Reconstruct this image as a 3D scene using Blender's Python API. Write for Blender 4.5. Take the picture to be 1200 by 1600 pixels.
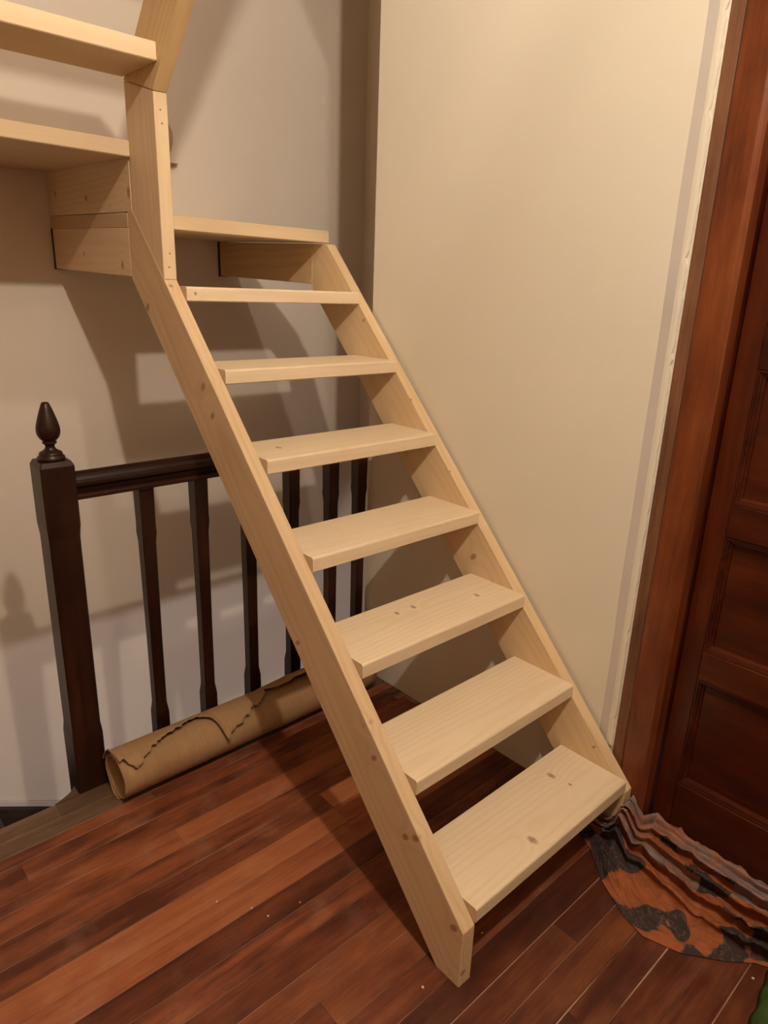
import bpy, bmesh, math, random
from mathutils import Vector, Matrix, noise

for o in list(bpy.data.objects): bpy.data.objects.remove(o)
S = bpy.context.scene
COL = S.collection
random.seed(7)
R = math.radians

# ------------------------------------------------------------------ camera, world, lights, exposure
cam = bpy.data.cameras.new('camera'); camo = bpy.data.objects.new('camera', cam); COL.objects.link(camo)
cam.sensor_fit = 'VERTICAL'; cam.sensor_height = 36.0; cam.lens = 36.0 * 1077.75 / 1600
cam.clip_start = 0.02
camo.location = (-1.054, -0.760, 1.608)
camo.rotation_euler = (R(72.214), R(-1.918), R(-42.374))
S.camera = camo
w = bpy.data.worlds.new('world'); S.world = w; w.use_nodes = True
w.node_tree.nodes['Background'].inputs[0].default_value = (1.0, 0.80, 0.58, 1)
w.node_tree.nodes['Background'].inputs[1].default_value = 0.02
def lamp(name, loc, energy, color, radius):
    l = bpy.data.lights.new(name, 'POINT'); l.energy = energy; l.color = color; l.shadow_soft_size = radius
    o = bpy.data.objects.new(name, l); COL.objects.link(o); o.location = loc; return o
LAMP = (-0.616, -0.88, 3.18)
lamp('room_lamp_light', LAMP, 126, (1.0, 0.88, 0.73), 0.035)
lamp('upper_floor_lamp_light', (-0.198, -0.40, 4.03), 58, (1.0, 0.85, 0.74), 0.05)
lamp('lower_hall_lamp_light', (0.55, -0.35, -0.50), 36, (1.0, 0.92, 0.96), 0.06)
vs = S.view_settings
vs.view_transform = 'Standard'; vs.look = 'None'; vs.gamma = 1.0; vs.use_curve_mapping = False
vs.exposure = 0.25

# ------------------------------------------------------------------ helpers
def link(name, me, mat=None, parent=None, M=None, kind=None, label=None, cat=None, group=None):
    o = bpy.data.objects.new(name, me); COL.objects.link(o)
    if mat is not None and me is not None and len(me.materials) == 0: me.materials.append(mat)
    if M is None: M = Matrix.Identity(4)
    if parent is not None:
        o.parent = parent; o.matrix_parent_inverse = Matrix.Identity(4)
        o.matrix_basis = WM[parent.name].inverted() @ M
    else:
        o.matrix_basis = M
    WM[o.name] = M.copy()
    if kind: o['kind'] = kind
    if label: o['label'] = label
    if cat: o['category'] = cat
    if group: o['group'] = group
    return o
WM = {}
def thing(name, label, cat, loc=(0, 0, 0), group=None, kind=None):
    return link(name, None, None, None, Matrix.Translation(loc), kind, label, cat, group)
def frame(origin, ex, ez):
    ex = Vector(ex).normalized(); ez = Vector(ez).normalized(); ey = ez.cross(ex)
    m = Matrix.Identity(4)
    for i, a in enumerate((ex, ey, ez)):
        m[0][i], m[1][i], m[2][i] = a
    m.translation = Vector(origin); return m
def mesh_of(bm, M=None, smooth=False, name='mesh'):
    if M is not None: bm.transform(M.inverted())
    bmesh.ops.recalc_face_normals(bm, faces=bm.faces[:])
    me = bpy.data.meshes.new(name); bm.to_mesh(me); bm.free()
    if smooth:
        for p in me.polygons: p.use_smooth = True
    return me
def prism(pts, axis, a0, a1, bev=0.0, seg=1):
    """polygon given in the two axes other than `axis`, extruded from a0 to a1"""
    bm = bmesh.new()
    def mk(p, a):
        if axis == 'x': return (a, p[0], p[1])
        if axis == 'y': return (p[0], a, p[1])
        return (p[0], p[1], a)
    lo = [bm.verts.new(mk(p, a0)) for p in pts]; hi = [bm.verts.new(mk(p, a1)) for p in pts]
    bm.faces.new(lo); bm.faces.new(hi[::-1]); n = len(pts)
    for i in range(n): bm.faces.new((lo[i], hi[i], hi[(i+1) % n], lo[(i+1) % n]))
    bmesh.ops.recalc_face_normals(bm, faces=bm.faces[:])
    if bev > 0:
        bmesh.ops.bevel(bm, geom=[e for e in bm.edges if e.calc_face_angle(0) > 0.6], offset=bev, segments=seg, affect='EDGES', profile=0.6)
    return bm
def box(x0, x1, y0, y1, z0, z1, bev=0.0, seg=1):
    return prism([(x0, y0), (x1, y0), (x1, y1), (x0, y1)], 'z', z0, z1, bev, seg)
def add_box(bm, x0, x1, y0, y1, z0, z1):
    v = [bm.verts.new(c) for c in ((x0,y0,z0),(x1,y0,z0),(x1,y1,z0),(x0,y1,z0),(x0,y0,z1),(x1,y0,z1),(x1,y1,z1),(x0,y1,z1))]
    for f in ((0,3,2,1),(4,5,6,7),(0,1,5,4),(1,2,6,5),(2,3,7,6),(3,0,4,7)): bm.faces.new([v[i] for i in f])
def lathe(profile, n=28):
    bm = bmesh.new(); rings = []
    for r, z in profile:
        rings.append([bm.verts.new((r*math.cos(2*math.pi*i/n), r*math.sin(2*math.pi*i/n), z)) for i in range(n)])
    for a, b in zip(rings, rings[1:]):
        for i in range(n): bm.faces.new((a[i], a[(i+1) % n], b[(i+1) % n], b[i]))
    bm.faces.new(rings[0][::-1]); bm.faces.new(rings[-1]); return bm
def loft_square(secs):
    """secs: (z, half width, corner chamfer)"""
    bm = bmesh.new(); rings = []
    for z, h, c in secs:
        p = [(h-c, -h), (h, -h+c), (h, h-c), (h-c, h), (-h+c, h), (-h, h-c), (-h, -h+c), (-h+c, -h)]
        rings.append([bm.verts.new((a, b, z)) for a, b in p])
    for a, b in zip(rings, rings[1:]):
        for i in range(8): bm.faces.new((a[i], a[(i+1) % 8], b[(i+1) % 8], b[i]))
    bm.faces.new(rings[0][::-1]); bm.faces.new(rings[-1]); return bm

# ------------------------------------------------------------------ materials
class N:
    def __init__(s, name, rough=0.6, spec=0.5):
        s.m = bpy.data.materials.new(name); s.m.use_nodes = True; s.t = s.m.node_tree
        s.b = s.t.nodes['Principled BSDF']; s.b.inputs['Roughness'].default_value = rough
        s.b.inputs['Specular IOR Level'].default_value = spec
        s.tc = s.t.nodes.new('ShaderNodeTexCoord')
    def new(s, t, **kw):
        n = s.t.nodes.new(t)
        for k, v in kw.items(): setattr(n, k, v)
        return n
    def lk(s, a, b): s.t.links.new(a, b)
    def math(s, op, a, b=None, c=None, clamp=False):
        n = s.new('ShaderNodeMath', operation=op, use_clamp=clamp)
        for i, v in enumerate((a, b, c)):
            if v is None: continue
            if isinstance(v, (int, float)): n.inputs[i].default_value = v
            else: s.lk(v, n.inputs[i])
        return n.outputs[0]
    def mapping(s, vec, scale, loc=(0, 0, 0)):
        n = s.new('ShaderNodeMapping'); n.inputs['Scale'].default_value = scale; n.inputs['Location'].default_value = loc
        s.lk(vec, n.inputs['Vector']); return n.outputs[0]
    def noise(s, vec, scale, detail=3, rough=0.55, dist=0.0):
        n = s.new('ShaderNodeTexNoise'); n.inputs['Scale'].default_value = scale; n.inputs['Detail'].default_value = detail
        n.inputs['Roughness'].default_value = rough; n.inputs['Distortion'].default_value = dist
        s.lk(vec, n.inputs['Vector']); return n.outputs['Fac']
    def ramp(s, fac, stops):
        n = s.new('ShaderNodeValToRGB'); e = n.color_ramp.elements
        while len(e) < len(stops): e.new(0.5)
        for el, (p, c) in zip(e, stops):
            el.position = p; el.color = (*c, 1) if len(c) == 3 else c
        s.lk(fac, n.inputs['Fac']); return n.outputs['Color']
    def mix(s, fac, a, b, mode='MIX'):
        n = s.new('ShaderNodeMix', data_type='RGBA', blend_type=mode)
        if isinstance(fac, (int, float)): n.inputs[0].default_value = fac
        else: s.lk(fac, n.inputs[0])
        for i, v in ((6, a), (7, b)):
            if isinstance(v, tuple): n.inputs[i].default_value = (*v, 1)
            else: s.lk(v, n.inputs[i])
        return n.outputs[2]
    def shifted(s, amount=23.0):
        oi = s.new('ShaderNodeObjectInfo'); r = s.math('MULTIPLY', oi.outputs['Random'], amount)
        c = s.new('ShaderNodeCombineXYZ'); s.lk(r, c.inputs[0]); s.lk(s.math('MULTIPLY', oi.outputs['Random'], 7.7), c.inputs[1])
        a = s.new('ShaderNodeVectorMath', operation='ADD'); s.lk(s.tc.outputs['Object'], a.inputs[0]); s.lk(c.outputs[0], a.inputs[1])
        s.rnd = oi.outputs['Random']; return a.outputs[0]
    def bump(s, h, strength=0.2, dist=0.002):
        n = s.new('ShaderNodeBump'); n.inputs['Strength'].default_value = strength; n.inputs['Distance'].default_value = dist
        s.lk(h, n.inputs['Height']); s.lk(n.outputs[0], s.b.inputs['Normal'])
    def col(s, c):
        if isinstance(c, tuple): s.b.inputs['Base Color'].default_value = (*c, 1)
        else: s.lk(c, s.b.inputs['Base Color'])

def plain(name, c, rough=0.6):
    n = N(name, rough); n.col(c); return n.m

def pine(name, knots=(), M=None, light=(0.75, 0.575, 0.375), dark=(0.60, 0.41, 0.215), spec=0.3, ringf=330.0):
    """grain along local X; knots are world points (x,y,z,r) taken into the local frame"""
    n = N(name, 0.55, spec)
    v = n.shifted(9.0)
    warp = n.noise(n.mapping(v, (1.6, 5, 5)), 1.0, 2)
    sep = n.new('ShaderNodeSeparateXYZ'); n.lk(n.tc.outputs['Object'], sep.inputs[0])
    yy = n.math('ADD', sep.outputs[1], n.math('MULTIPLY_ADD', n.rnd, 0.16, -0.10))
    zz = n.math('ADD', sep.outputs[2], n.math('MULTIPLY_ADD', sep.outputs[0], 0.02, 0.045))
    rad = n.math('SQRT', n.math('ADD', n.math('MULTIPLY', yy, yy), n.math('MULTIPLY', zz, zz)))
    rad = n.math('ADD', rad, n.math('MULTIPLY', warp, 0.040))
    kmask = None
    for k in knots:
        p = Vector(k[:3]); p = M.inverted() @ p if M is not None else p; r = k[3]
        sub = n.new('ShaderNodeVectorMath', operation='SUBTRACT'); n.lk(n.tc.outputs['Object'], sub.inputs[0]); sub.inputs[1].default_value = p
        sc = n.new('ShaderNodeVectorMath', operation='MULTIPLY'); n.lk(sub.outputs[0], sc.inputs[0]); sc.inputs[1].default_value = (1.25, 0.8, 1)
        ln = n.new('ShaderNodeVectorMath', operation='LENGTH'); n.lk(sc.outputs[0], ln.inputs[0]); d = ln.outputs['Value']
        g = n.math('POWER', 2.718, n.math('MULTIPLY', n.math('POWER', n.math('DIVIDE', d, 2.6*r), 2.0), -1.0))
        rad = n.math('ADD', rad, n.math('MULTIPLY', g, 1.1*r))
        mk = n.new('ShaderNodeMapRange', interpolation_type='SMOOTHSTEP'); n.lk(d, mk.inputs[0])
        mk.inputs[1].default_value = 1.25*r; mk.inputs[2].default_value = 0.45*r; mk.inputs[3].default_value = 0; mk.inputs[4].default_value = 1
        kmask = mk.outputs[0] if kmask is None else n.math('MAXIMUM', kmask, mk.outputs[0])
    ring = n.math('MULTIPLY_ADD', n.math('SINE', n.math('MULTIPLY', rad, ringf)), 0.5, 0.5)
    ring = n.math('POWER', ring, 2.2)
    fine = n.noise(n.mapping(v, (4, 160, 160)), 1.0, 3)
    blot = n.noise(n.mapping(v, (3, 9, 9)), 1.0, 3)
    f = n.math('ADD', n.math('MULTIPLY', ring, 0.21), n.math('MULTIPLY', fine, 0.42))
    f = n.math('ADD', f, n.math('MULTIPLY_ADD', blot, 0.5, -0.22), clamp=True)
    c = n.ramp(f, [(0.08, light), (0.95, dark)])
    if kmask is not None:
        kn = n.math('MULTIPLY', kmask, n.math('MULTIPLY_ADD', fine, 0.7, 0.45), clamp=True)
        c = n.mix(n.math('MULTIPLY', kn, 0.85), c, (0.20, 0.075, 0.032))
    sn = n.new('ShaderNodeSeparateXYZ'); n.lk(n.tc.outputs['Normal'], sn.inputs[0])
    eg = n.math('GREATER_THAN', n.math('ABSOLUTE', sn.outputs[0]), 0.85)
    c = n.mix(n.math('MULTIPLY', eg, 0.55), c, (0.42, 0.26, 0.125))
    n.col(c); n.bump(n.math('ADD', fine, ring), 0.12, 0.0008)
    return n.m

def redwood(name, c0, c1, c2, rough=0.4, stretch=30, vary=0.5, dust=None, spec=0.4):
    """stained boards, grain along local X"""
    n = N(name, rough, spec); v = n.shifted(31.0)
    a = n.noise(n.mapping(v, (1.3, stretch, stretch)), 1.0, 4, 0.6, 0.6)
    b = n.noise(n.mapping(v, (9, stretch*6, stretch*6)), 1.0, 3)
    m = n.noise(n.mapping(v, (0.6, 1.5, 1.5)), 7.0, 4, 0.6)
    f = n.math('ADD', n.math('MULTIPLY', a, 0.7), n.math('MULTIPLY', b, 0.3))
    f = n.math('ADD', f, n.math('MULTIPLY_ADD', n.rnd, vary, -0.5*vary))
    f = n.math('ADD', f, n.math('MULTIPLY_ADD', m, 0.85, -0.425), clamp=True)
    c = n.ramp(f, [(0.18, c0), (0.5, c1), (0.85, c2)])
    if dust:
        w_ = n.noise(n.tc.outputs['Object'], 5.0, 5, 0.65)
        c = n.mix(n.ramp(w_, [(0.52, (0, 0, 0)), (0.85, (dust[1],)*3)]), c, dust[0])
        rr = n.ramp(w_, [(0.3, (rough,)*3), (0.75, (min(1, rough+0.3),)*3)]); n.lk(rr, n.b.inputs['Roughness'])
    n.col(c); n.bump(b, 0.15, 0.0006); return n.m

def plaster(name, c, mottle=0.06):
    n = N(name, 0.75, 0.25); v = n.tc.outputs['Object']
    a = n.noise(v, 1.7, 3); b = n.noise(v, 60, 3)
    d = tuple(x*(1-mottle*2) for x in c)
    n.col(n.mix(n.ramp(a, [(0.3, (0, 0, 0)), (0.7, (1, 1, 1))]), c, d)); n.bump(b, 0.10, 0.002); return n.m

M_CREAM = plaster('cream_paint', (0.76, 0.70, 0.58), 0.02)
M_GREYCREAM = plaster('pale_stairwell_paint', (0.82, 0.72, 0.61), 0.03)
M_RAW = plaster('bare_plaster', (0.66, 0.60, 0.55), 0.06)
M_ROOM = plaster('tan_room_paint', (0.44, 0.32, 0.22), 0.03)
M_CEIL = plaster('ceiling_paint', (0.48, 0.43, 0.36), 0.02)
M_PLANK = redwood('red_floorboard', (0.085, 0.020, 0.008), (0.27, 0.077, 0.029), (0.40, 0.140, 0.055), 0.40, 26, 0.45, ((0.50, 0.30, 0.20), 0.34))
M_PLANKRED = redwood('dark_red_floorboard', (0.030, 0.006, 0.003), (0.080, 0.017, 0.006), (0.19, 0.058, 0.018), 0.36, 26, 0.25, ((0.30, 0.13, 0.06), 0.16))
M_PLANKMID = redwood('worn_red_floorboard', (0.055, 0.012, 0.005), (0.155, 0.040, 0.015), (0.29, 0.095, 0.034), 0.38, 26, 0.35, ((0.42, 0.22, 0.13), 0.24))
M_BORDER = redwood('worn_border_board', (0.055, 0.032, 0.022), (0.12, 0.065, 0.036), (0.20, 0.125, 0.075), 0.5, 30, 0.3)
n = N('dusty_joint', 0.9, 0.2); v = n.tc.outputs['Object']
n.col(n.ramp(n.noise(n.mapping(v, (2.2, 9, 9)), 1.0, 4, 0.6), [(0.36, (0.075, 0.03, 0.015)), (0.50, (0.26, 0.15, 0.09)), (0.66, (0.46, 0.31, 0.22))])); M_GAP = n.m
M_DARK = redwood('dark_stained_wood', (0.012, 0.004, 0.0025), (0.024, 0.0074, 0.004), (0.055, 0.016, 0.007), 0.36, 40, 0.2, spec=0.3)
M_DOOR = redwood('mahogany_door', (0.020, 0.003, 0.001), (0.055, 0.0085, 0.002), (0.105, 0.019, 0.004), 0.33, 26, 0.25, spec=0.35)
M_TRIM = redwood('mahogany_trim', (0.06, 0.012, 0.003), (0.155, 0.036, 0.009), (0.26, 0.074, 0.018), 0.34, 30, 0.1, spec=0.5)
M_TRIMWORN = redwood('worn_trim_edge', (0.075, 0.032, 0.015), (0.18, 0.075, 0.034), (0.28, 0.13, 0.06), 0.6, 40, 0.1)
M_LOWSTAIR = redwood('dark_tread_wood', (0.018, 0.010, 0.009), (0.04, 0.02, 0.015), (0.07, 0.04, 0.03), 0.4, 30, 0.2)
M_SCREW = plain('screw_hole', (0.30, 0.19, 0.10), 0.6)

# ------------------------------------------------------------------ setting
YB = 2.33          # back wall of the stairwell
XW = 0.757         # wall beside the stair
YE = 1.285         # that wall's end
XR = 1.600         # stairwell side wall
ZT = 5.0; ZB = -2.7
def struct(name, bm, mat, label, cat='wall', parent=None, M=None, smooth=False):
    return link(name, mesh_of(bm, M, smooth, name), mat, parent, M, 'structure' if parent is None else None,
                label if parent is None else None, cat if parent is None else None)

struct('wall_back', box(-2.7, XR+0.1, YB, YB+0.1, ZB, ZT), M_GREYCREAM, 'tall beige stairwell wall behind the pine stair', 'wall')
struct('wall_stairwell', box(XR, XR+0.1, YE-0.02, YB, ZB, ZT), M_GREYCREAM, 'shaded side wall of the stairwell past the end of the cream wall', 'wall')
# cream wall beside the stair: face, shallow skim edge next to the door frame
sec = [(XW, YE), (XW, 0.083), (XW+0.11, 0.083), (XW+0.11, YE)]
struct('wall_right', prism(sec, 'z', -0.14, ZT), M_CREAM, 'smooth cream wall running up beside the pine stair', 'wall')
struct('wall_right_rear', box(XW, XW+0.11, -2.7, -0.95, -0.14, 3.42), M_CREAM, 'cream wall on the near side of the panelled door', 'wall')
struct('wall_right_above_door', box(XW, XW+0.11, -0.95, 0.083, 2.57, 3.42), M_CREAM, 'cream wall over the panelled door', 'wall')
struct('wall_left', box(-2.8, -2.7, -2.7, YB+0.1, ZB, ZT), M_ROOM, 'beige wall on the far left of the room', 'wall')
struct('wall_front', box(-2.8, XW+0.11, -2.8, -2.7, ZB, ZT), M_ROOM, 'tan wall behind the viewer', 'wall')
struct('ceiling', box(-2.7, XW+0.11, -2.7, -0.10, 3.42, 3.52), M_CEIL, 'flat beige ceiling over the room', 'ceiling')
struct('ceiling_stairwell', box(-2.8, XR+0.1, -2.8, YB+0.1, ZT, ZT+0.1), M_CEIL, 'ceiling high above the stairwell', 'ceiling')
sl = [(XW-0.001, 3.175), (0.42, 3.645), (0.42, 3.75), (XW-0.001, 3.75)]
struct('ceiling_slope', prism(sl, 'y', 0.30, YE), M_GREYCREAM, 'sloping soffit high along the top of the cream wall', 'ceiling')
struct('wall_lower_hall', box(XR, XR+0.1, -2.7, YE-0.02, ZB, -0.14), M_GREYCREAM, 'pale wall of the hall below the floor', 'wall')
struct('floor_lower', box(-2.7, XR, -2.7, YB, ZB-0.1, ZB), M_BORDER, 'floor of the hall below the stairwell', 'floor')

# ragged lip of filler along the door frame
bm = bmesh.new(); prev = None
random.seed(3)
nz = 150
for i in range(nz+1):
    z = 0.27 + (2.62-0.27)*i/nz
    ins = 0.087 - 0.004*noise.noise((0, 3.1, z*9)) - 0.003*noise.noise((4, 1, z*40))
    if random.random() < 0.05: ins += 0.004
    top = XW - 0.0065 - 0.0012*noise.noise((9, 0, z*14)); w0 = 0.140 + 0.003*noise.noise((2, 2, z*3))
    row = [bm.verts.new(c) for c in ((XW+0.0002, w0, z), (top, 0.1085, z), (top-0.0012, ins+0.012, z), (top-0.0006, ins+0.003, z), (XW+0.006, ins, z))]
    if prev:
        for a in range(4):
            f = bm.faces.new((prev[a], prev[a+1], row[a+1], row[a])); f.material_index = 0 if a else 1
    prev = row
tm = struct('trim_2', bm, M_CREAM, 'ragged cream filler edge along the door frame', 'trim'); tm.data.materials.append(M_RAW)

# floor: slab with dusty joints and single boards
FE = 1.362
fp = [(-2.7, -2.7), (0.93, -2.7), (0.93, YE-0.02), (0.868, YE-0.02), (0.868, FE), (-0.400, FE)]
for i in range(9):   # concave bite beside the newel
    a = i/8; fp.append((-0.486 - 0.085*a, 1.325 - 0.060*(a**0.5)))
fp += [(-1.2, 1.262), (-1.2, 1.262), (-2.7, 1.262)]
fp2 = []
for p in fp:
    if not fp2 or (Vector(p)-Vector(fp2[-1])).length > 1e-4: fp2.append(p)
floor = struct('floor', prism(fp2, 'z', -0.14, -0.0022), M_GAP, 'red-brown strip wood floor with pale dusty joints', 'floor')
def plank(parent, name, x0, x1, y0, y1, mat, pts=None):
    c = 0.0012
    if pts is None:
        bm = bmesh.new()
        lo = [bm.verts.new(p) for p in ((x0,y0,-0.0021),(x1,y0,-0.0021),(x1,y1,-0.0021),(x0,y1,-0.0021))]
        mi = [bm.verts.new(p) for p in ((x0,y0,-c),(x1,y0,-c),(x1,y1,-c),(x0,y1,-c))]
        hi = [bm.verts.new(p) for p in ((x0+c,y0+c,0),(x1-c,y0+c,0),(x1-c,y1-c,0),(x0+c,y1-c,0))]
        for A, B in ((lo, mi), (mi, hi)):
            for i in range(4): bm.faces.new((A[i], A[(i+1)%4], B[(i+1)%4], B[i]))
        bm.faces.new(hi); bm.faces.new(lo[::-1])
    else:
        bm = prism(pts, 'z', -0.0021, 0.0)
    M = Matrix.Translation((x0, 0.5*(y0+y1), 0))
    link(name, mesh_of(bm, M, name=name), mat, parent, M)
random.seed(21)
pitch = 0.0805; k = -33
while True:
    y0 = -0.045 + pitch*k; y1 = y0 + pitch; k += 1
    if y1 > 1.10: break
    gap = 0.0050 if abs(y1+0.206) < 0.01 else 0.0008 + 0.0014*random.random() + (0.0004 + 0.0022*random.random()**2 if y0 < 0.05 else 0)
    x = -2.7 - random.random()*0.9
    while x < 0.93:
        L = random.choice((1.1, 1.5, 1.9, 2.4)) * (0.9+0.2*random.random())
        a, b = max(x, -2.695), min(x+L, 0.752 if not (-0.94 < y0 and y1 < -0.055) else 0.925)
        x += L
        if b - a < 0.08: continue
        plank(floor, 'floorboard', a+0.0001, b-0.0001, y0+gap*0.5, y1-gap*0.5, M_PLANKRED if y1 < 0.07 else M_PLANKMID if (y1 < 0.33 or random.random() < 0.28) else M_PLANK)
yb0 = 1.130
plank(floor, 'floorboard', -2.69, -0.31, -0.045+pitch*14+0.001, 1.129, M_PLANK)
plank(floor, 'floorboard', -0.309, 0.752, -0.045+pitch*14+0.001, 1.129, M_PLANK)
plank(floor, 'border_board', -2.69, -0.95, yb0+0.001, yb0+0.064, M_BORDER)
plank(floor, 'border_board', -0.949, 0.755, yb0+0.001, yb0+0.064, M_BORDER)
plank(floor, 'border_board', -2.69, -0.57, yb0+0.0652, 1.261, M_BORDER)
plank(floor, 'border_board', -0.5685, 0.755, yb0+0.0652, 1.261, M_BORDER)
pp = [(-0.566, 1.2625), (0.755, 1.2625), (0.86, YE+0.003), (0.86, FE-0.001), (-0.401, FE-0.001)] + [(-0.487-0.079*i/6, 1.324-0.058*((i/6)**0.5)) for i in range(7)]
plank(floor, 'border_board', -0.56, 0.86, 1.2625, FE, M_BORDER, pp)

# lower flight: dark treads going down to the right along the back wall, with skirting
t = thing('lower_staircase', 'dark wooden stair going down behind the banister along the back wall', 'staircase', (-0.6, 1.9, -2.6), kind=None)
for i in range(10):
    xa = -1.75 + 0.29*i; zt = -0.045 - 0.16*(i+1)
    b_ = box(xa, xa+0.31, 1.40, YB-0.03, zt-0.035, zt, 0.004)
    M = Matrix.Translation((xa, 1.40, zt)); M = frame((xa, 1.4, zt), (0, 1, 0), (0, 0, 1))
    link('tread', mesh_of(b_, M), M_LOWSTAIR, t, M)
    b_ = box(xa+0.290, xa+0.305, 1.40, YB-0.03, zt-0.16, zt-0.036)
    link('riser', mesh_of(b_, M), M_LOWSTAIR, t, M)
sk = []
f_ = lambda x: -0.725 - 0.55*(x+0.537)
M = frame((-1.75, YB-0.02, f_(-1.75)), (1, 0, -0.55), (0, 1, 0))
struct('baseboard_back', prism([(-1.75, f_(-1.75)), (1.3, f_(1.3)), (1.3, f_(1.3)-0.25), (-1.75, f_(-1.75)-0.25)], 'y', YB-0.028, YB-0.001, 0.003), M_LOWSTAIR,
       'dark sloping skirting at the foot of the stairwell wall', 'baseboard', M=M)
M = frame((-1.75, YB-0.02, f_(-1.75)), (1, 0, -0.55), (0, 1, 0))
struct('trim_3', prism([(-1.75, f_(-1.75)+0.034), (1.3, f_(1.3)+0.034), (1.3, f_(1.3)+0.001), (-1.75, f_(-1.75)+0.001)], 'y', YB-0.014, YB-0.001, 0.003), M_RAW,
       'pale moulding running above the sloping skirting', 'trim', M=M)

# ------------------------------------------------------------------ door and its frame
def vert(x, y, z): return frame((x, y, z), (0, 0, 1), (-1, 0, 0))
tr = thing('trim_1', 'dark red-brown moulded wooden door frame beside the cream wall', 'door frame', (0.80, -0.43, 0), kind='structure')
HZ = 2.46
def arch_profile(y_out, y_in):
    s = 1 if y_out > y_in else -1
    return [(0.7535, y_out), (0.7535, y_out-s*0.033), (0.749, y_out-s*0.036), (0.7455, y_out-s*0.041), (0.7450, y_out-s*0.050),
            (0.7446, y_out-s*0.085), (0.7455, y_out-s*0.108), (0.749, y_out-s*0.117), (0.754, y_in), (0.80, y_in), (0.80, y_out)]
for yo, yi in ((0.082, -0.041), (-0.945, -0.822)):
    M = vert(0.8, yi, 0)
    link('casing', mesh_of(prism(arch_profile(yo, yi), 'z', 0.0, HZ+0.10), M), M_TRIM, tr, M)
    s = 1 if yo > yi else -1
    link('worn_edge', mesh_of(prism([(0.7533, yo+s*0.0008), (0.7519, yo-s*0.003), (0.7519, yo-s*0.031), (0.7533, yo-s*0.0325)], 'z', 0.004, HZ+0.09), M), M_TRIMWORN, tr, M)
    link('jamb', mesh_of(box(0.801, 0.92, min(yi, yi+s*0.03), max(yi, yi+s*0.03), 0.0, HZ+0.03), M), M_DOOR, tr, M)
M = frame((0.8, -0.945, HZ), (0, 1, 0), (-1, 0, 0))
link('head_casing', mesh_of(box(0.7450, 0.80, -0.82, -0.043, HZ, HZ+0.10, 0.004), M), M_TRIM, tr, M)
link('head_jamb', mesh_of(box(0.801, 0.92, -0.82, -0.043, HZ, HZ+0.03), M), M_DOOR, tr, M)

dr = thing('door_1', 'dark red-brown panelled wooden door standing closed', 'door', (0.84, -0.43, 0), kind='structure')
DX = 0.820; Y0, Y1 = -0.044, -0.819; SW = 0.056
YS0, YS1 = Y0-SW, Y1+SW
for a, b in ((YS0, Y0), (Y1, YS1)):
    M = vert(DX+0.02, a, 0.01)
    link('stile', mesh_of(box(DX, DX+0.04, a, b, 0.012, HZ-0.004, 0.0015), M), M_DOOR, dr, M)
rails = [(0.012, 0.212), (0.570, 0.660), (1.008, 1.098), (1.452, 1.540), (1.895, 1.983), (2.335, HZ-0.004)]
for z0, z1 in rails:
    M = frame((DX+0.02, YS1, 0.5*(z0+z1)), (0, 1, 0), (-1, 0, 0))
    link('rail', mesh_of(box(DX-0.0008, DX+0.039, YS1+0.0006, YS0-0.0006, z0, z1, 0.0015), M), M_DOOR, dr, M)
for (a, b), (c, d) in zip(rails, rails[1:]):
    z0, z1 = b, c
    M = frame((DX+0.03, YS1, 0.5*(z0+z1)), (0, 1, 0), (-1, 0, 0))
    p = link('panel', mesh_of(box(DX+0.022, DX+0.032, YS1+0.001, YS0-0.001, z0+0.001, z1-0.001), M), M_DOOR, dr, M)
    # stepped moulding ring round the panel
    bm = bmesh.new(); rings = []
    for inset, x in ((0.0012, DX+0.002), (0.006, DX+0.002), (0.007, DX+0.007), (0.012, DX+0.008), (0.013, DX+0.013), (0.019, DX+0.016), (0.020, DX+0.0215)):
        rings.append([bm.verts.new(q) for q in ((x, YS1+inset, z0+inset), (x, YS0-inset, z0+inset), (x, YS0-inset, z1-inset), (x, YS1+inset, z1-inset))])
    for A, B in zip(rings, rings[1:]):
        for i in range(4): bm.faces.new((A[i], A[(i+1)%4], B[(i+1)%4], B[i]))
    link('moulding', mesh_of(bm, M), M_DOOR, p, M)

# ------------------------------------------------------------------ the pine stair
W_ = 0.70; G = 0.2162; RI = 0.2308; Z1 = 0.215; TH = 0.0436; SL = RI/G; ST = 0.043
st = thing('pine_staircase', 'new unpainted pine open-tread stair rising beside the cream wall and turning left', 'staircase', (0.35, 0.0, 0.0))
fr = lambda y: SL*y + 0.170            # front edge line of the strings
bk = lambda y: SL*y + 0.170 - 0.250    # back edge line
DIR = (0, 1, SL)
def rise(bm):
    for v_ in bm.verts: v_.co.z += 0.034*max(0.0, v_.co.y-1.60)
    return bm
def part(name, bm, M, mat=None, knots=(), smooth=False, **kw):
    if mat is None: mat = pine('pine_'+name, knots, M, **kw)
    return link(name, mesh_of(bm, M, smooth), mat, st, M)
SLOPE_M = lambda x, y, z: frame((x, y, z), DIR, (-1, 0, 0))
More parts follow.
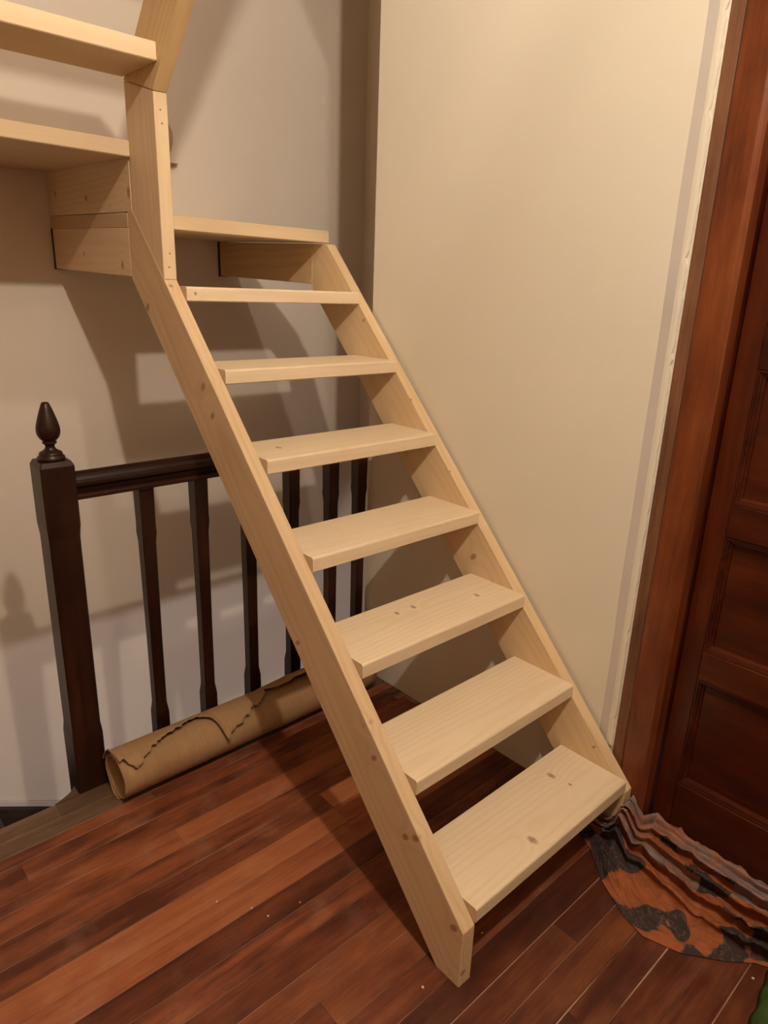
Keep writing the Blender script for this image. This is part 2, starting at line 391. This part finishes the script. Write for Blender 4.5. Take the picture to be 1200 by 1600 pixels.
# strings
kn = [(-0.043, 1.487, 1.53, 0.014), (-0.035, 1.14, 1.315, 0.017), (-0.043, 1.09, 1.235, 0.012), (-0.043, 0.66, 0.66, 0.009), (-0.030, 0.372, 0.545, 0.014),
      (-0.043, 0.33, 0.47, 0.011), (-0.043, 0.205, 0.31, 0.012), (-0.040, 0.17, 0.33, 0.013), (-0.043, 0.03, 0.165, 0.013), (-0.03, 0.002, 0.04, 0.010), (-0.03, 1.345, 1.595, 0.010)]
M = SLOPE_M(-0.02, 0, 0.1)
part('stringer', prism([(0, 0.0), (0, fr(0)), (1.36, fr(1.36)), (1.556, fr(1.556)), (1.590, 1.829), (1.590, 1.617), (0.075, 0.0)], 'x', -ST, 0.0, 0.0018), M, knots=kn, light=(0.68, 0.50, 0.305), dark=(0.49, 0.30, 0.14))
M = SLOPE_M(0.72, 0, 0.1)
kn = [(0.70, 0.66, 0.74, 0.014), (0.70, 0.79, 1.02, 0.007), (0.70, 1.00, 1.24, 0.006), (0.70, 0.12, 0.27, 0.006), (0.70, 1.27, 1.50, 0.007)]
part('stringer', prism([(0, 0.0), (0, fr(0)), (1.500, fr(1.500)), (1.590, 1.7735), (1.590, 1.604), (0.088, 0.0)], 'x', W_, W_+ST, 0.0018), M, knots=kn, light=(0.73, 0.545, 0.33), dark=(0.57, 0.37, 0.175))
# treads
TKN = {0: [(0.545, 0.165, .215, 0.012), (0.555, 0.105, .215, 0.006), (0.285, 0.045, .215, 0.014)], 2: [(0.28, 0.165, 0, .009), (0.35, 0.165, 0, .010), (0.575, 0.10, 0, .010)],
       4: [(0.12, 0.12, 0, .012)], 6: [(0.03, 0.0, -0.02, .006)]}
def tread_profile(y, z, d, back=False):
    r = 0.007
    pts = [(y, z-TH+0.003), (y, z-r)]
    for i in range(1, 5):
        a = math.pi/2*i/4; pts.append((y+r-r*math.cos(a), z-r+r*math.sin(a)))
    pts += [(y+d-0.002, z), (y+d, z-0.002), (y+d, z-TH+0.002), (y+d-0.002, z-TH), (y+0.003, z-TH)]
    return pts
for k in range(7):
    y, z = G*k, Z1+RI*k
    M = Matrix.Translation((0, y+0.1, z))
    kn = [(a, y+b, z+(c if c < 0 else 0), r) for a, b, c, r in TKN.get(k, [])]
    part('tread', prism(tread_profile(y, z, 0.235), 'x', 0.0006, W_-0.0006), M, knots=kn, light=(0.79, 0.64, 0.45), dark=(0.66, 0.49, 0.29), ringf=420)
# quarter landing
ZL = 1.820
M = Matrix.Translation((0, 1.62, ZL))
lp = [(0.001, 1.513), (0.7215, 1.513), (0.7215, YB-0.006), (-ST, YB-0.006), (-ST, 1.592), (0.001, 1.592)]
part('landing', rise(prism(lp, 'z', ZL-TH, ZL, 0.002)), M)
# joists under the landing, the board above it
M = frame((-0.02, 1.6, 1.70), (0, 1, 0), (-1, 0, 0))
part('joist', rise(box(-ST, 0.0, 1.5915, YB-0.0165, 1.625, ZL-TH-0.001, 0.002)), M, knots=[(-ST, 1.66, 1.66, 0.013), (-ST, 2.0, 1.70, 0.008)])
part('riser_board', rise(box(-ST, 0.0, 1.553, YB-0.005, ZL+0.0015, 1.985, 0.002)), M, knots=[(-ST, 2.24, 1.92, 0.011), (-ST, 1.93, 1.885, 0.011), (-ST, 1.57, 1.88, 0.015)])
M = frame((0.72, 1.6, 1.70), (0, 1, 0), (-1, 0, 0))
part('joist', rise(box(W_, W_+ST, 1.5915, YB-0.0165, 1.625, ZL-TH-0.001, 0.002)), M, light=(0.72, 0.53, 0.29), dark=(0.52, 0.31, 0.13))
M_ENDSTRIP = plain('dark_end_strip', (0.035, 0.02, 0.014), 0.8)  # thin dark strip in the gap between each joist end and the wall
for x0, x1, z0, z1 in ((-ST-0.0015, 0.0012, 1.622, ZL-TH-0.001), (W_-0.0015, W_+ST+0.0012, 1.622, ZL-TH-0.001)):
    bm = bmesh.new(); nz = 14
    for i in range(nz):
        a, b = z0+(z1-z0)*i/nz, z0+(z1-z0)*(i+1)/nz; q = 0.004*random.random()
        add_box(bm, x0, x1, YB-0.012-q, YB-0.0008, a, b)
    part('end_strip', rise(bm), Matrix.Translation((x0, YB, z0)), M_ENDSTRIP)
# upright board between the flights
ZA = 2.130; ua = lambda y: ZA + 0.985*(1.355-y)
M = frame((-0.02, 1.45, 1.6), (0, 0, 1), (-1, 0, 0))
up = part('upright_board', prism([(1.355, fr(1.355)+0.0015), (1.355, ZA), (1.549, ua(1.549)+0.249), (1.549, fr(1.549)+0.0015)], 'x', -ST+0.0004, -0.0004, 0.0018), M)
# upper strings
UP = (0, -1, 0.985)
M = frame((-0.02, 1.3, 2.3), UP, (-1, 0, 0))
ye = 0.28
part('upper_stringer', prism([(1.355, ZA+0.0012), (1.549, ua(1.549)+0.2505), (ye, ua(ye)+0.25), (ye, ua(ye))], 'x', -ST, 0.0, 0.0018), M, light=(0.70, 0.51, 0.27), dark=(0.50, 0.30, 0.12))
M = frame((-0.77, 1.3, 2.3), UP, (-1, 0, 0))
part('upper_stringer', prism([(1.355, ZA+0.0012), (1.549, ua(1.549)+0.2505), (ye, ua(ye)+0.25), (ye, ua(ye))], 'x', -0.75-ST, -0.75, 0.0018), M)
# second quarter landing and the upper treads
M = Matrix.Translation((-0.4, 1.75, 2.0))
part('landing', rise(box(-0.749, -ST-0.0006, 1.535, YB-0.004, 1.977, 2.023, 0.0025)), M)
for j in range(5):
    z = 2.243 + (0.272 if j else 0)+ 0.235*max(0, j-1); y = 1.315 - G*j + (0.03 if j else 0)
    M = Matrix.Translation((-0.4, y+0.1, z))
    part('tread', box(-0.749, -ST-0.0006, y, y+(0.234 if j == 0 else 0.255), z-0.047, z, 0.0025), M, light=(0.80, 0.635, 0.41), dark=(0.68, 0.49, 0.28))
# screw holes in the upright
for z in (1.655, 1.695, 2.05, 2.085):
    b_ = lathe([(0.0028, 0.0), (0.0028, 0.0012), (0.0016, 0.0012), (0.0012, 0.0004)], 12)
    M = frame((-0.022+0.002*math.sin(z*90), 1.3553, z), (1, 0, 0), (0, -1, 0))
    link('screw', mesh_of(b_), M_SCREW, up, M)

# ------------------------------------------------------------------ old banister
bn = thing('stair_banister', 'old dark-stained banister with square newel post guarding the stairwell', 'banister', (-0.44, 1.312, 0))
NX, NY = -0.4425, 1.3105
M = frame((NX, NY, 0), (0, 0, 1), (-1, 0, 0))
b_ = loft_square([(-0.30, .0475, .003), (0.20, .0475, .003), (0.235, .0445, .005), (0.88, .0445, .005), (0.92, .0475, .003), (1.088, .0475, .003), (1.098, .0475, .003), (1.112, .041, .003)])
bmesh.ops.transform(b_, matrix=Matrix.Translation((NX, NY, 0)), verts=b_.verts[:])
nw = link('newel_post', mesh_of(b_, M), M_DARK, bn, M)
fin = [(0.001, 0.0), (0.036, 0.0), (0.038, 0.006), (0.036, 0.012), (0.031, 0.015), (0.032, 0.019), (0.029, 0.024), (0.022, 0.027), (0.015, 0.033), (0.0125, 0.040), (0.014, 0.046),
       (0.019, 0.049), (0.0195, 0.053), (0.017, 0.056), (0.021, 0.059), (0.027, 0.066), (0.031, 0.076), (0.0325, 0.087), (0.031, 0.099), (0.027, 0.115), (0.022, 0.131), (0.0165, 0.148), (0.012, 0.160), (0.0085, 0.166), (0.001, 0.167)]
M = Matrix.Translation((NX, NY, 1.1115))
link('finial', mesh_of(lathe(fin, 32), None, True), M_DARK, nw, M)
# handrail: rounded top, fillet bar under it
prof = []
for i in range(13):
    a = math.pi*(1.12*i/12 - 0.06); prof.append((NY - 0.034*math.cos(a), 1.036 + 0.032*math.sin(a)))
prof += [(NY+0.024, 1.022), (NY+0.020, 1.006), (NY-0.020, 1.006), (NY-0.024, 1.022)]
M = frame((-0.39, NY, 1.03), (1, 0, 0), (0, 0, 1))
link('handrail', mesh_of(prism(prof, 'x', NX+0.0482, 0.9, 0), M, False), M_DARK, bn, M)
link('handrail_fillet', mesh_of(box(NX+0.0482, 0.9, NY-0.036, NY+0.036, 0.988, 1.0055, 0.006, 2), M), M_DARK, bn, M)
link('base_rail', mesh_of(box(NX+0.0482, 0.868, NY-0.040, NY+0.040, 0.0006, 0.045, 0.004), M), M_DARK, bn, M)
bsec = [(0.0455, .0240, .0015), (0.16, .0240, .0015), (0.20, .0200, .0035), (0.45, .0205, .004), (0.80, .0225, .004), (0.835, .0245, .0015), (0.86, .0235, .0015), (0.9875, .0245, .0015)]
bme = None
for x in (-0.178, 0.012, 0.203, 0.393, 0.583, 0.730):
    M = frame((x, NY, 0), (0, 0, 1), (-1, 0, 0))
    if bme is None:
        b_ = loft_square(bsec); bmesh.ops.transform(b_, matrix=Matrix.Translation((x, NY, 0)), verts=b_.verts[:])
        bme = mesh_of(b_, M); bme.materials.append(M_DARK)
    link('baluster', bme, None, bn, M)

# ------------------------------------------------------------------ cardboard roll
n = N('brown_card', 0.8, 0.2); v = n.tc.outputs['Object']
a = n.noise(n.mapping(v, (220, 3, 3)), 1.0, 2); b = n.noise(v, 9, 4)
n.col(n.ramp(n.math('ADD', n.math('MULTIPLY', a, 0.45), n.math('MULTIPLY', b, 0.6)), [(0.25, (0.30, 0.175, 0.085)), (0.8, (0.42, 0.26, 0.135))])); n.bump(a, 0.2, 0.0006)
M_CARD = n.m
ra = 0.085; RY = 1.166
cr = thing('cardboard_roll', 'long roll of torn brown corrugated cardboard lying along the banister', 'cardboard', (0.1, RY, 0.0))
XA, XB = -0.405, 0.665
def ell(r, th):   # slightly squashed roll; th from the top towards the viewer
    return RY - r*math.sin(th), 0.082 + 0.955*r*math.cos(th)
bm = bmesh.new(); nth, nx = 150, 26; turns = 2.6; cols = []
for i in range(nth+1):
    u = i/nth; th = 3.0 + u*turns*2*math.pi; r = ra - 0.024*u*(1+0.12*math.sin(7*u)) - 0.0016*abs(math.sin(2.1*th))
    row = []
    for j in range(nx+1):
        q = j/nx; xa = XA + 0.005*noise.noise((th*1.3, 0, 0)) + 0.010*u; x = xa + (XB-xa)*q + (0.010*noise.noise((th*1.2, 7, 0)) if j == nx else 0)
        yy, zz = ell(r + 0.0014*noise.noise((x*6, th*1.5, 2)), th); row.append(bm.verts.new((x, yy, max(zz, 0.0022))))
    cols.append(row)
for A, B in zip(cols, cols[1:]):
    for j in range(nx): bm.faces.new((A[j], A[j+1], B[j+1], B[j]))
me = mesh_of(bm, None, True)
o = link('rolled_sheet', me, M_CARD, cr)
m_ = o.modifiers.new('thickness', 'SOLIDIFY'); m_.thickness = 0.0028; m_.offset = -1
# torn outer ply: lower edge follows the rip
rip = [(-0.405, 28), (-0.385, 25), (-0.375, 40), (-0.355, 50), (-0.335, 46), (-0.325, 36), (-0.30, 30), (-0.29, 22), (-0.25, 14), (-0.20, 8), (-0.155, 0), (-0.13, -8), (-0.105, -4), (-0.085, 4), (-0.068, 14),
       (-0.058, 36), (-0.050, 62), (-0.04, 74), (-0.02, 60), (0.0, 52), (0.025, 52), (0.05, 40), (0.062, 44), (0.075, 28), (0.10, 30), (0.13, 22), (0.16, 8), (0.18, -20)]
def lerp(tab, x):
    for (a, b), (c, d) in zip(tab, tab[1:]):
        if a <= x <= c: return b + (d-b)*(x-a)/(c-a)
    return tab[-1][1]
bm = bmesh.new(); rows = []
nx = 150
for j in range(nx+1):
    x = XA - 0.004 + (0.18 - XA)*j/nx
    e = lerp(rip, x) + 5*noise.noise((x*60, 0, 5)) + 3*noise.noise((x*170, 0, 8)); row = []
    for i in range(13):
        th = R(-75 + (e+75)*i/12)
        lift = 0.0040 + 0.016*max(0, (i-7)/5)**2*(0.55+0.5*noise.noise((x*7, 3, 1)))
        yy, zz = ell(ra+lift, th); row.append(bm.verts.new((x, yy, zz)))
    rows.append(row)
for A, B in zip(rows, rows[1:]):
    for i in range(12): bm.faces.new((A[i], B[i], B[i+1], A[i+1]))
o = link('torn_flap', mesh_of(bm, None, True), M_CARD, cr)
m_ = o.modifiers.new('thickness', 'SOLIDIFY'); m_.thickness = 0.0024; m_.offset = 1
# loose ply standing off the back of the roll further along
bm = bmesh.new(); rows = []
for j in range(61):
    x = 0.16 + 0.49*j/60; row = []
    tip = 10 - 26*(1-min(1, (x-0.16)/0.05)) + 5*noise.noise((x*25, 2, 2))
    for i in range(11):
        u = i/10; th = R(-80 + (tip+80)*u); r = ra + 0.0045 + 0.045*u*u*min(1, (x-0.16)/0.12)*(0.8+0.3*noise.noise((x*5, 1, 0)))
        yy, zz = ell(r, th); row.append(bm.verts.new((x, yy, zz)))
    rows.append(row)
for A, B in zip(rows, rows[1:]):
    for i in range(10): bm.faces.new((A[i], B[i], B[i+1], A[i+1]))
o = link('torn_flap', mesh_of(bm, None, True), M_CARD, cr)
m_ = o.modifiers.new('thickness', 'SOLIDIFY'); m_.thickness = 0.0024; m_.offset = 1

# ------------------------------------------------------------------ patterned cloth by the door
n = N('printed_cloth_face', 0.85, 0.15); v = n.tc.outputs['Object']
wv = n.new('ShaderNodeTexNoise'); wv.inputs['Scale'].default_value = 9; n.lk(v, wv.inputs['Vector'])
ad = n.new('ShaderNodeVectorMath', operation='MULTIPLY_ADD'); n.lk(wv.outputs['Color'], ad.inputs[0]); ad.inputs[1].default_value = (0.06, 0.06, 0.02); n.lk(v, ad.inputs[2])
vo = n.new('ShaderNodeTexVoronoi'); vo.inputs['Scale'].default_value = 8.5; vo.inputs['Randomness'].default_value = 1.0; n.lk(n.mapping(ad.outputs[0], (1, 1, 0.5)), vo.inputs['Vector'])
bl = n.noise(ad.outputs[0], 9.5, 1, 0.4)
blot = n.ramp(n.math('ADD', n.math('MULTIPLY', vo.outputs['Distance'], 0.75), n.math('MULTIPLY', bl, 0.9)), [(0.785, (1, 1, 1)), (0.805, (0, 0, 0))])
sh = n.noise(v, 30, 3)
org = n.ramp(sh, [(0.3, (0.24, 0.070, 0.025)), (0.7, (0.33, 0.105, 0.040))])
vein = n.ramp(n.noise(ad.outputs[0], 28, 2), [(0.47, (0, 0, 0)), (0.50, (0.45, 0.45, 0.45)), (0.53, (0, 0, 0))])
blk = n.mix(vein, (0.045, 0.030, 0.028), (0.17, 0.10, 0.08))
n.col(n.mix(blot, org, blk)); n.bump(sh, 0.1, 0.001); M_CL1 = n.m
n = N('printed_cloth_reverse', 0.85, 0.15); v = n.tc.outputs['Object']
bl = n.noise(v, 13, 2, 0.5, 0.4)
n.col(n.ramp(bl, [(0.36, (0.29, 0.11, 0.06)), (0.47, (0.33, 0.16, 0.11)), (0.56, (0.21, 0.135, 0.12)), (0.66, (0.26, 0.18, 0.16))])); M_CL2 = n.m
A_ = [(0, .640, .108), (.08, .628, .09), (.16, .595, .03), (.30, .515, -.055), (.42, .455, -.155), (.52, .434, -.225), (.64, .462, -.315), (.76, .530, -.405), (.86, .582, -.455), (1, .665, -.62)]
B_ = [(0, .690, .108), (.08, .691, .06), (.14, .692, .000), (.20, .715, -.006), (.27, .7425, -.006), (.33, .7425, -.03), (.37, .748, -.050), (.41, .815, -.066), (.5, .816, -.14), (.64, .816, -.25), (.76, .816, -.35), (.86, .816, -.45), (1, .816, -.63)]
def l2(tab, s):
    for a, b in zip(tab, tab[1:]):
        if a[0] <= s <= b[0]:
            q = (s-a[0])/(b[0]-a[0]); return Vector((a[1]+(b[1]-a[1])*q, a[2]+(b[2]-a[2])*q))
    return Vector(tab[-1][1:])
# crest height of each row on the door side
HT = [(0, .02, 0), (.10, .04, 0), (.18, .085, 0), (.27, .135, 0), (.34, .12, 0), (.41, .075, 0), (.55, .062, 0), (.75, .068, 0), (1, .045, 0)]
bm = bmesh.new(); ns, nt = 220, 170; grid = []; side = {}
# long folds: (s, position across) and height; steep on the viewer's side
FOLDS = [([(0, .60), (.2, .52), (.5, .47), (.7, .30), (.85, .12), (1, .02)], .050),
         ([(0, .72), (.2, .64), (.5, .60), (.7, .47), (.85, .33), (1, .22)], .068),
         ([(0, .84), (.2, .74), (.5, .73), (.7, .64), (.85, .55), (1, .46)], .066),
         ([(0, .92), (.2, .84), (.5, .85), (.7, .80), (.85, .74), (1, .68)], .072),
         ([(0, .98), (.2, .94), (.5, .96), (.7, .94), (.85, .91), (1, .88)], .046)]
for i in range(ns+1):
    s = i/ns; a = l2(A_, s); b = l2(B_, s); row = []; H = l2(HT, s).x
    for j in range(nt+1):
        tt = j/nt; p = a.lerp(b, tt)
        wob = 0.030*noise.noise((s*5.1, tt*3.2, 0)) + 0.013*noise.noise((s*13, tt*6, 3))
        best = 0; tot = 0; idx = -1
        for k_, (tab, h_) in enumerate(FOLDS):
            tc_ = lerp(tab, s) + wob*(1 if k_ else 0.5); d_ = tt - tc_
            wd = 0.022 if d_ < 0 else 0.085
            g_ = h_*(0.85+0.6*noise.noise((s*4+k_*9, k_, 2)))*math.exp(-(abs(d_)/wd)**1.6); tot += g_; best = max(best, g_)
            if d_ > -0.012: idx = k_
        z = best + 0.22*(tot-best)
        z += 0.30*H*tt**2.2 + (0.5*H*math.exp(-((s-0.28)/0.085)**2))*min(1, tt*1.3)
        cr_ = noise.noise((s*6, tt*17+4*s, 7)); z += 0.007*(1-abs(cr_))**4*min(1, tt/0.1); cr2 = noise.noise((s*14+5*tt, tt*9, 17)); z += 0.009*(1-abs(cr2))**6*min(1, tt/0.1)
        z += 0.010*max(0, noise.noise((p.x*14+3, p.y*14, 4)))*min(1, tt/0.15)
        z *= min(1, (0.10 + tt/0.10)); z = min(z, 0.145)
        ends = min(1, s/0.05, (1-s)/0.05); z = 0.004 + z*(0.15+0.85*ends)
        if tt < 0.035: z = min(z, 0.0065)
        lean = -0.75*max(0, best-0.012); q_ = (a-b).normalized()*(-lean)*(1 if tt > 0.06 else 0)
        row.append(bm.verts.new((p.x+q_.x*min(1, (1-tt)*8), p.y+q_.y*min(1, (1-tt)*8), z))); side[(i, j)] = (idx, tt, s)
    grid.append(row)
for i in range(ns):
    for j in range(nt):
        f = bm.faces.new((grid[i][j], grid[i+1][j], grid[i+1][j+1], grid[i][j+1]))
        idx, tt, s = side[(i, j)]
        f.material_index = 1 if (idx >= 3 or (idx == 1 and s < 0.62) or (idx == 2 and (s < 0.42 or (s > 0.72 and tt > 0.62)))) else 0
me = mesh_of(bm, Matrix.Translation((0.6, -0.25, 0)), True); me.materials.append(M_CL1); me.materials.append(M_CL2)
o = link('patterned_cloth', me, None, None, Matrix.Translation((0.6, -0.25, 0)), None, 'crumpled orange and charcoal patterned cloth heaped on the floor against the door', 'cloth')
m_ = o.modifiers.new('thickness', 'SOLIDIFY'); m_.thickness = 0.0018; m_.offset = -1

# ------------------------------------------------------------------ green sheet at the lower right corner of the view
n = N('green_cloth', 0.8, 0.2); v = n.tc.outputs['Object']
n.col(n.ramp(n.noise(v, 25, 4), [(0.3, (0.030, 0.062, 0.014)), (0.7, (0.065, 0.115, 0.028))])); n.bump(n.noise(v, 300, 2), 0.2, 0.001); M_GREEN = n.m
bm = bmesh.new(); grid = []; nx_, ny_ = 50, 50
for i in range(nx_+1):
    row = []
    for j in range(ny_+1):
        u, q = i/nx_, j/ny_
        x = 0.25 + 0.335*u + 0.010*noise.noise((q*4, 3, u)); y = -0.507 - 0.45*q + 0.05*(u-0.5)*(1-q) + 0.012*noise.noise((u*5, 1, q))
        e = min(u, 1-u, q, 1-q); e = min(1, e/0.14)
        z = 0.003 + 0.055*math.sin(e*math.pi/2)**0.7*(0.75+0.4*noise.noise((x*9, y*9, 1))) + 0.006*e*abs(noise.noise((x*26, y*26, 0)))
        row.append(bm.verts.new((x, y, z)))
    grid.append(row)
for i in range(nx_):
    for j in range(ny_): bm.faces.new((grid[i][j], grid[i+1][j], grid[i+1][j+1], grid[i][j+1]))
M = Matrix.Translation((0.42, -0.73, 0))
o = link('green_cloth', mesh_of(bm, M, True), M_GREEN, None, M, None, 'folded green cloth on the floor at the bottom right corner', 'cloth')
m_ = o.modifiers.new('thickness', 'SOLIDIFY'); m_.thickness = 0.0025; m_.offset = -1

# ------------------------------------------------------------------ fitting on the back wall, half hidden by the upright
wf = thing('wall_fitting', 'rounded tan fitting on the back wall, mostly hidden behind the upright board', 'wall fitting', (0.44, YB, 2.18))
bm = bmesh.new(); rings = []
for k_, (s_, d_) in enumerate(((1.0, 0.0), (1.0, 0.012), (0.95, 0.024), (0.82, 0.036), (0.6, 0.044), (0.3, 0.048), (0.05, 0.049))):
    rg = []
    for i in range(32):
        a = 2*math.pi*i/32; zz = math.sin(a); xx = math.cos(a)*(1-0.16*(1-zz))
        rg.append(bm.verts.new((0.432+0.072*s_*xx, YB-0.001-d_, 2.190+0.080*s_*zz)))
    rings.append(rg)
for A, B in zip(rings, rings[1:]):
    for i in range(32): bm.faces.new((A[i], A[(i+1)%32], B[(i+1)%32], B[i]))
bm.faces.new(rings[0]); bm.faces.new(rings[-1])
link('cover', mesh_of(bm, None, True), plain('tan_cover', (0.55, 0.40, 0.27), 0.6), wf)
link('pointed_bracket', mesh_of(prism([(0.40, 2.106), (0.512, 2.103), (0.50, 2.098), (0.47, 2.088), (0.40, 2.085)], 'y', YB-0.022, YB-0.001, 0.001)), plain('brown_bracket', (0.25, 0.15, 0.08), 0.6), wf)

# ------------------------------------------------------------------ crumbs of plaster on the floor
M_CRUMB = plain('plaster_crumb', (0.72, 0.58, 0.42), 0.9)
random.seed(5)
for x, y, s_ in ((-0.107, 0.058, .0036), (0.118, 0.060, .0030), (-0.36, 0.60, .0026), (-0.30, 0.52, .0028), (-0.28, 0.47, .0026), (-0.19, 0.45, .0024), (0.06, -0.30, .0022), (0.535, -0.468, .0036)):
    bm = bmesh.new(); bmesh.ops.create_icosphere(bm, subdivisions=1, radius=s_)
    for q in bm.verts:
        q.co *= 1 + 0.5*noise.noise(q.co*300 + Vector((x*50, y*50, 0))); q.co.z *= 0.7
    zmin = min(q.co.z for q in bm.verts)
    link('plaster_crumb', mesh_of(bm), M_CRUMB, None, Matrix.Translation((x, y, -zmin+0.0002)), None, 'tiny pale plaster crumb lying loose on the red-brown floorboards', 'debris', 'plaster crumbs on the floor')
